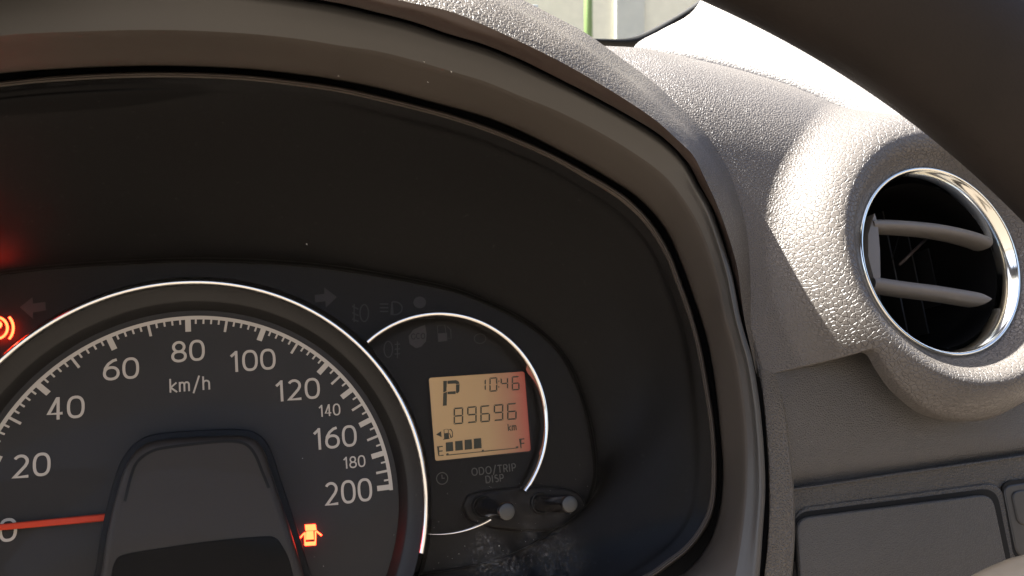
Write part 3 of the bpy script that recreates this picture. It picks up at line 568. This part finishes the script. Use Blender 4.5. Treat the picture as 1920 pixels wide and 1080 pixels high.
for x0, x1, y0, y1 in ((300, 374, 805, 897), (395, 471, 792, 887), (490, 564, 779, 878), (583, 660, 767, 868)):
    flat('fuel_bar', [LP([(x0, y0 + 4), (x1 - 2, y0 - 4), (x1 + 4, y1 - 3), (x0 + 2, y1 + 5)])], K, lcd, DZ)
flat('fuel_scale_line', [LP([(304, 922), (325, 914), (330, 930), (665, 898), (665, 884), (685, 880), (686, 893), (1008, 862), (1010, 850), (1034, 846), (1036, 866), (330, 940), (306, 941)])], K, lcd, DZ)
flat('fuel_arrow', [LP([(202, 727), (254, 694), (258, 755)])], K, lcd, DZ)
def lst(name, paths, wd, par=None, mat=None, z=DZ): v, f = ribbon_mesh([LP(q, z) if not isinstance(q, tuple) else (LP(q[0], z),) for q in paths], wd, z); return obj(name, v, f, mat or K, par or lcd, smooth=False)
lst('fuel_pump_symbol', [(np.array([(283, 678), (325, 673), (332, 765), (288, 770)]),), [(275, 776), (340, 768)], [(335, 680), (352, 676), (368, 700), (370, 752), (355, 758), (345, 730), (338, 715)]], .0042)
flat('fuel_pump_body', [LP([(282, 716), (328, 710), (334, 766), (288, 772)])], K, lcd, DZ + .001)
def wlcd(name, txt, x0, x1, y0, y1, sw_): 
    c = LP([((x0 + x1) / 2, (y0 + y1) / 2), (x0, (y0 + y1) / 2), (x1, (y0 + y1) / 2), ((x0 + x1) / 2, y0), ((x0 + x1) / 2, y1)]); return word(name, txt, c[0][0], c[0][1], abs(c[3][1] - c[4][1]), abs(c[2][0] - c[1][0]), sw_, K, lcd, DZ)
wlcd('distance_unit', 'km', 928, 1018, 616, 688, .0055); wlcd('empty_letter', 'E', 218, 283, 845, 945, .0062); wlcd('full_letter', 'F', 1050, 1106, 768, 866, .0062)
# window frame step round the display
v, f = ribbon_mesh([(LP(rrect_px([(122, 147), (1105, 81), (1171, 900), (189, 1004)], 34, 6), LZ + .006),)], .008, LZ + .004); obj('display_frame', v, f, M['gap'], cl, smooth=False)

# unlit warning symbols (ghost prints) ; GZ plane of the mask plate
GZ = -.031
def gp(name, polys, mat='ghost', GZ=GZ): return flat(name, [pxy(q, GZ) for q in polys], M[mat], cl, GZ)
def gs(name, paths, wd=.008, mat='ghost2', GZ=GZ):
    v, f = ribbon_mesh([(pxy(q[0], GZ),) if isinstance(q, tuple) else pxy(q, GZ) for q in paths], wd, GZ); return obj(name, v, f, M[mat], cl, smooth=False)
gp('turn_signal_symbol', [[(590, 553), (608, 551), (608, 539), (632, 557), (611, 577), (610, 565), (591, 567)]])
gp('turn_signal_symbol', [[(37, 576), (61, 557), (62, 569), (85, 566), (86, 582), (62, 586), (62, 598)]])
gp('warning_dot', [ell(787, 567, 12, 11)]); gp('eco_symbol', [[(797, 609), (800, 625), (799, 640), (790, 650), (780, 653), (768, 645), (766, 630), (775, 618), (786, 613)]], GZ=.005)
gs('eco_letters', [q + [0, 0] for q in (ell(775, 631, 3.5, 5, 0, 320), ell(784, 630, 3.5, 5, 50, 310), ell(793, 630, 3.5, 5))], .004, 'plate', .007)
gp('fuel_warning_symbol', [[(822, 625), (838, 624), (839, 639), (822, 641)]], GZ=.005); gs('fuel_warning_outline', [(np.array([(820, 611), (834, 609), (838, 639), (822, 641)]),), [(838, 612), (845, 618), (846, 636), (840, 634)]], .005, GZ=.005)
gs('high_beam_symbol', [np.vstack([[(735, 566)], ell(740, 578, 14, 12, -90, 90, 14), [(735, 590), (735, 566)]]), [(712, 570), (728, 570)], [(712, 577), (728, 577)], [(712, 584), (728, 584)]])
gs('fog_lamp_symbol', [(ell(683, 587, 8, 16, n=20),), [(660, 574), (672, 580)], [(660, 586), (672, 592)], [(660, 598), (672, 603)], [(664, 570), (664, 604)]])
gs('rear_fog_symbol', [(ell(728, 655, 8, 15, n=20),), [(740, 646), (750, 645)], [(740, 655), (750, 654)], [(740, 664), (750, 663)], [(745, 640), (745, 672)]], .006, GZ=.005)
gs('engine_symbol', [(ell(900, 635, 11, 9, n=16),)], .005, GZ=.005)

# lit tell-tales
def tl(name, polys, z, par=cl, mat='red'): return flat(name, [pxy(q, z) for q in polys], M[mat], par, z)
X_ = lambda q: [(480 + a / 3.273, 750 + b / 3.273) for a, b in q]
door = tl('door_ajar_lamp', [X_([(300, 765), (365, 762), (372, 800), (304, 803)]), X_([(308, 806), (352, 803), (356, 855), (306, 858)]), X_([(296, 812), (305, 812), (304, 893), (297, 893)]), X_([(360, 806), (370, 804), (368, 890), (360, 892)]), X_([(304, 872), (362, 868), (364, 892), (302, 895)]), X_([(262, 850), (292, 815), (297, 822), (268, 857)]), X_([(372, 800), (406, 828), (400, 836), (370, 810)])], .006, dial)
pb = [(-6, 615)]
v, f = ribbon_mesh([(pxy(ell(-6, 615, 20, 20, n=40)[:-1], .01),), pxy(ell(-6, 615, 31, 31, -42, 42, 14), .01), pxy(ell(-6, 615, 31, 31, 138, 222, 14), .01), pxy([(-10, 628), (-10, 604)], .01), pxy(ell(-6, 609, 8, 6, -90, 90, 8), .01)], .012, .01)
obj('brake_lamp', v, f, M['red'], cl, smooth=False)
for (x, y, z, e, par) in ((581, 1003, .022, .00012, 0), (-6, 615, .04, .0008, 0), (-22, 440, .42, .00008, 0)):  # point lamps added for tell-tale halos and a red reflection at the shroud's left
    ld = bpy.data.lights.new('added_red_glow', 'POINT'); ld.color = (1, .02, .01); ld.energy = e; ld.shadow_soft_size = .0008 if z < .1 else .003
    lo = bpy.data.objects.new('added_red_glow', ld); sc.collection.objects.link(lo); lo.location = w(P(x, y, z)).tolist()

# clear lens
rim = P(*np.array(zc(inset(C7, 1), (.925, .905, .765, .575, .495, .335))).T); rim = cr2(rim, 120); ctr = P(250, 1250, .10); V = []
for s in np.linspace(0, 1, 60):
    q = rim * (1 - s) + ctr * s; g_s = min(1, max(0, (s - .5) / .3)); q[:, 2] = rim[:, 2] * (1 - s) ** 2.6 + .25 * g_s * g_s * (3 - 2 * g_s) + .02; V.append(q)
V = np.array(V)
# button holes are covered by the buttons passing through; the pane dips to the plate there
obj('clear_lens', V.reshape(-1, 3), gridfaces(60, 120), M['lens'], hood)
V = []; Fc = []
def fleck(p, r):
    o = len(V); a = rng.normal(size=(4, 3)); a /= np.linalg.norm(a, axis=1)[:, None]
    V.extend((p + a * r * rng.uniform(.5, 1.2, (4, 1))).tolist()); Fc.extend([(o, o + 1, o + 2), (o, o + 1, o + 3), (o, o + 2, o + 3), (o + 1, o + 2, o + 3)])
def lens_z(px, py):
    return .12
for px, py, r in ((575, 457, .008), (712, 225, .006), (795, 116, .008), (845, 133, .009), (474, 51, .011), (635, 142, .006), (802, 155, .005), (325, 7, .007)): fleck(P(px, py, .6 if py > 200 else 1.22), r)
for px, py in ((1497, 827), (1522, 828), (1655, 741), (1590, 770), (1720, 835)): fleck(P(px, py, .665), .004)
for _ in range(70):
    px, py = rng.uniform(780, 1190), rng.uniform(900, 1075); fleck(P(px, py, .13), rng.uniform(.0012, .0035))
for _ in range(40): fleck(P(rng.uniform(450, 1300), rng.uniform(850, 1080), .12), rng.uniform(.001, .003))
tag(obj('dust_flecks', V, Fc, M['dust'], None, False), 'scattered pale dust flecks on the clear lens and binnacle', 'dust', kind='stuff')

# ---------------------------------------------------------------- side air vent
vent = thing('air_vent', 'round side air vent with polished chrome ring and two grey slats', 'air vent', (VC[0], VC[1], .85))
ringmesh('vent_ring', VC[0], VC[1], [(VR + .004, .82)] + [(VR - .008 + .014 * math.cos(t), .866 + .018 * math.sin(t)) for t in np.linspace(0, math.pi * .85, 12)] + [(VR - .026, .865), (VR - .034, .855), (VR - .050, .822), (VR - .058, .785), (VR - .06, .74)], 0, 360, M['chrome2'], vent, 361)
ringmesh('vent_barrel', VC[0], VC[1], [(VR - .0595, .77), (VR - .07, .4), (VR - .1, .0), (.001, -.02)], 0, 360, M['ventin'], vent, 181)
def slat(path_px, zf, th_, dep, name='slat'):
    pr = cr([(a, b, zf) for a, b in path_px], 80); c = P(pr[:, 0], pr[:, 1], zf); n = 16; V = []
    for i, p in enumerate(c):
        k = 1 if zf > .799 and path_px[-1][0] > 1865 else min(1, math.sqrt(max(0.03, 1 - (max(0, i - 72) / 7.2) ** 2)))
        for t in np.linspace(0, TAU, n, endpoint=False):
            V.append(p + [0, th_ / 2 * math.sin(t) * k, -dep / 2 + dep / 2 * np.sign(math.cos(t)) * abs(math.cos(t)) ** .7])
    return obj(name, V, gridfaces(80, n, True) + [tuple(range(n)), tuple(79 * n + j for j in range(n))], M['slat'], vent)
slat([(1640, 418), (1700, 420), (1770, 427), (1830, 440), (1874, 456)], .80, .074, .16); slat([(1642, 527), (1700, 536), (1770, 545), (1820, 553), (1860, 560)], .80, .084, .16)
poly('side_plate', pxy([(1640, 400), (1646, 420), (1650, 470), (1651, 535), (1638, 520), (1628, 480), (1628, 440)], .79), .3, .79, M['slat'], vent)
poly('side_plate', pxy([(1866, 432), (1876, 440), (1890, 470), (1893, 520), (1886, 560), (1875, 585), (1873, 520)], .77), .3, .77, M['slat'], vent)
tube('inner_vane', [P(1686, 497, .5), P(1738, 447, .45)], .010, M['bevel'], vent, 8); 
for fx in (-.36, -.2, -.04, .12, .28, .42):
    hh = math.sqrt(max(.01, .46 ** 2 - fx ** 2)); poly('rear_fin', [(VC[0] + fx - .006, VC[1] - hh), (VC[0] + fx + .006, VC[1] - hh), (VC[0] + fx + .006, VC[1] + hh), (VC[0] + fx - .006, VC[1] + hh)], .12, .38, M['fin'], vent)
tube('inner_vane', [P(1672, 490, .45), P(1688, 432, .42)], .003, M['gap'], vent, 6)

# ---------------------------------------------------------------- windscreen pillar, quarter window, outside
pil = thing('pillar_trim', 'pale sunlit windscreen pillar trim beyond the dashboard', 'pillar trim', (3.5, 1.8, .1))
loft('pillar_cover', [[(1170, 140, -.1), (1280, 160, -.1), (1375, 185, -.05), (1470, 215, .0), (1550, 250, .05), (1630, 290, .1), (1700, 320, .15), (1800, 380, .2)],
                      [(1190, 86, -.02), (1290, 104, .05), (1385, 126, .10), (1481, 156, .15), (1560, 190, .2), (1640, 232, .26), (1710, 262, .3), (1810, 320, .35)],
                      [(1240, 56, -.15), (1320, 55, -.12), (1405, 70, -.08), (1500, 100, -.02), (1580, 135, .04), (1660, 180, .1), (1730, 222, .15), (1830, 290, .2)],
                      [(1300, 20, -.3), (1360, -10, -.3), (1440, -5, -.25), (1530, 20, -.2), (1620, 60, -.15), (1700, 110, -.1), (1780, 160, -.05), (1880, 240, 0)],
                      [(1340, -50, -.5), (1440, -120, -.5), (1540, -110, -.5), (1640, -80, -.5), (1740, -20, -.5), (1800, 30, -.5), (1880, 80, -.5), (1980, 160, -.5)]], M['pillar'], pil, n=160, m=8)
qw = thing('quarter_window', 'small quarter window pane with rounded corner in a black rubber seal', 'window', (2.6, 2.6, -1))
QZ = -.6
seal_o = cr([(1000, 60, 0), (1085, 82, 0), (1130, 85, 0), (1190, 87, 0), (1222, 75, 0), (1262, 51, 0), (1305, 24, 0), (1345, -5, 0), (1400, -50, 0)], 80)[:, :2]
seal_i = cr([(1000, 52, 0), (1068, 72, 0), (1112, 76, 0), (1158, 75, 0), (1196, 66, 0), (1238, 46, 0), (1280, 22, 0), (1313, -2, 0), (1370, -50, 0)], 80)[:, :2]
a = P(seal_o[:, 0], seal_o[:, 1], QZ); b2 = P(seal_i[:, 0], seal_i[:, 1], QZ)
V = np.vstack([a + [0, 0, -.12], a, a * .8 + b2 * .2 + [0, 0, .05], a * .3 + b2 * .7 + [0, 0, .05], b2, b2 + [0, 0, -.12]])
obj('seal', V, gridfaces(6, 80), M['seal'], qw)
g = np.vstack([seal_i, [(1340, -120), (900, -120), (940, 30)]]); poly('pane', pxy(g, QZ - .03), QZ - .06, QZ - .04, M['glass'], qw)
WZ = -30.0
wl = thing('outside_wall', 'pale plaster wall outside beyond the quarter window', 'wall', (20, 15, WZ)); 
q = pxy([(300, -700), (1900, -700), (1900, 400), (300, 400)], WZ); poly('plaster_face', q, WZ - 2, WZ, M['wall'], wl)
q = pxy([(1168, -300), (1222, -300), (1222, 300), (1168, 300)], WZ + 1); poly('pier', q, WZ - .5, WZ + .15, M['pier'], wl)
a = P(1103, 300, WZ + 3); b2 = P(1103, -400, WZ + 3); tag(tube('green_pole', [a, b2], .20, M['green'], None, 14), 'slim green pole standing in front of the pale wall outside', 'pole')
ledge = tag(poly('white_ledge', pxy([(900, 2), (1009, 7), (1011, 33), (1004, 40), (900, 10)], -.9), -1.6, -.9, M['pale'], None, .02), 'white ledge seen over the top of the binnacle beside the window', 'ledge')

# ---------------------------------------------------------------- steering wheel
sw_ = None
e = np.array([(1340, 0), (1400, 27), (1508, 89), (1617, 154), (1698, 200), (1763, 247), (1822, 290), (1920, 385)], float)
WZ2 = 2.0; q = pxy(e, WZ2); A = np.c_[2 * q, np.ones(len(q))]; s_ = np.linalg.lstsq(A, (q ** 2).sum(1), rcond=None)[0]; wc = s_[:2]; wr = math.sqrt(s_[2] + wc @ wc) + .085
print('wheel', wc, wr)
whl = thing('steering_wheel', 'dark brown steering wheel rim crossing the upper right corner, out of focus', 'steering wheel', (wc[0], wc[1], WZ2))
mr_ = .34; th = np.linspace(0, TAU, 240, endpoint=False)
tube('rim', np.stack([wc[0] + (wr + mr_) * np.cos(th), wc[1] + (wr + mr_) * np.sin(th), np.full(240, WZ2)], 1), mr_, M['wheel'], whl, 28, closed=True)
sp = np.vstack([P(1790, 1138, 1.75), P(1860, 1106, 1.75), P(1935, 1083, 1.77), P(2050, 1070, 1.8), P(2300, 1045, 1.9)]); sp = cr2(sp, 30)
tube('spoke', sp, np.interp(np.arange(30), [0, 6, 12, 29], [.05, .075, .085, .11]), M['silver'], whl, 20)
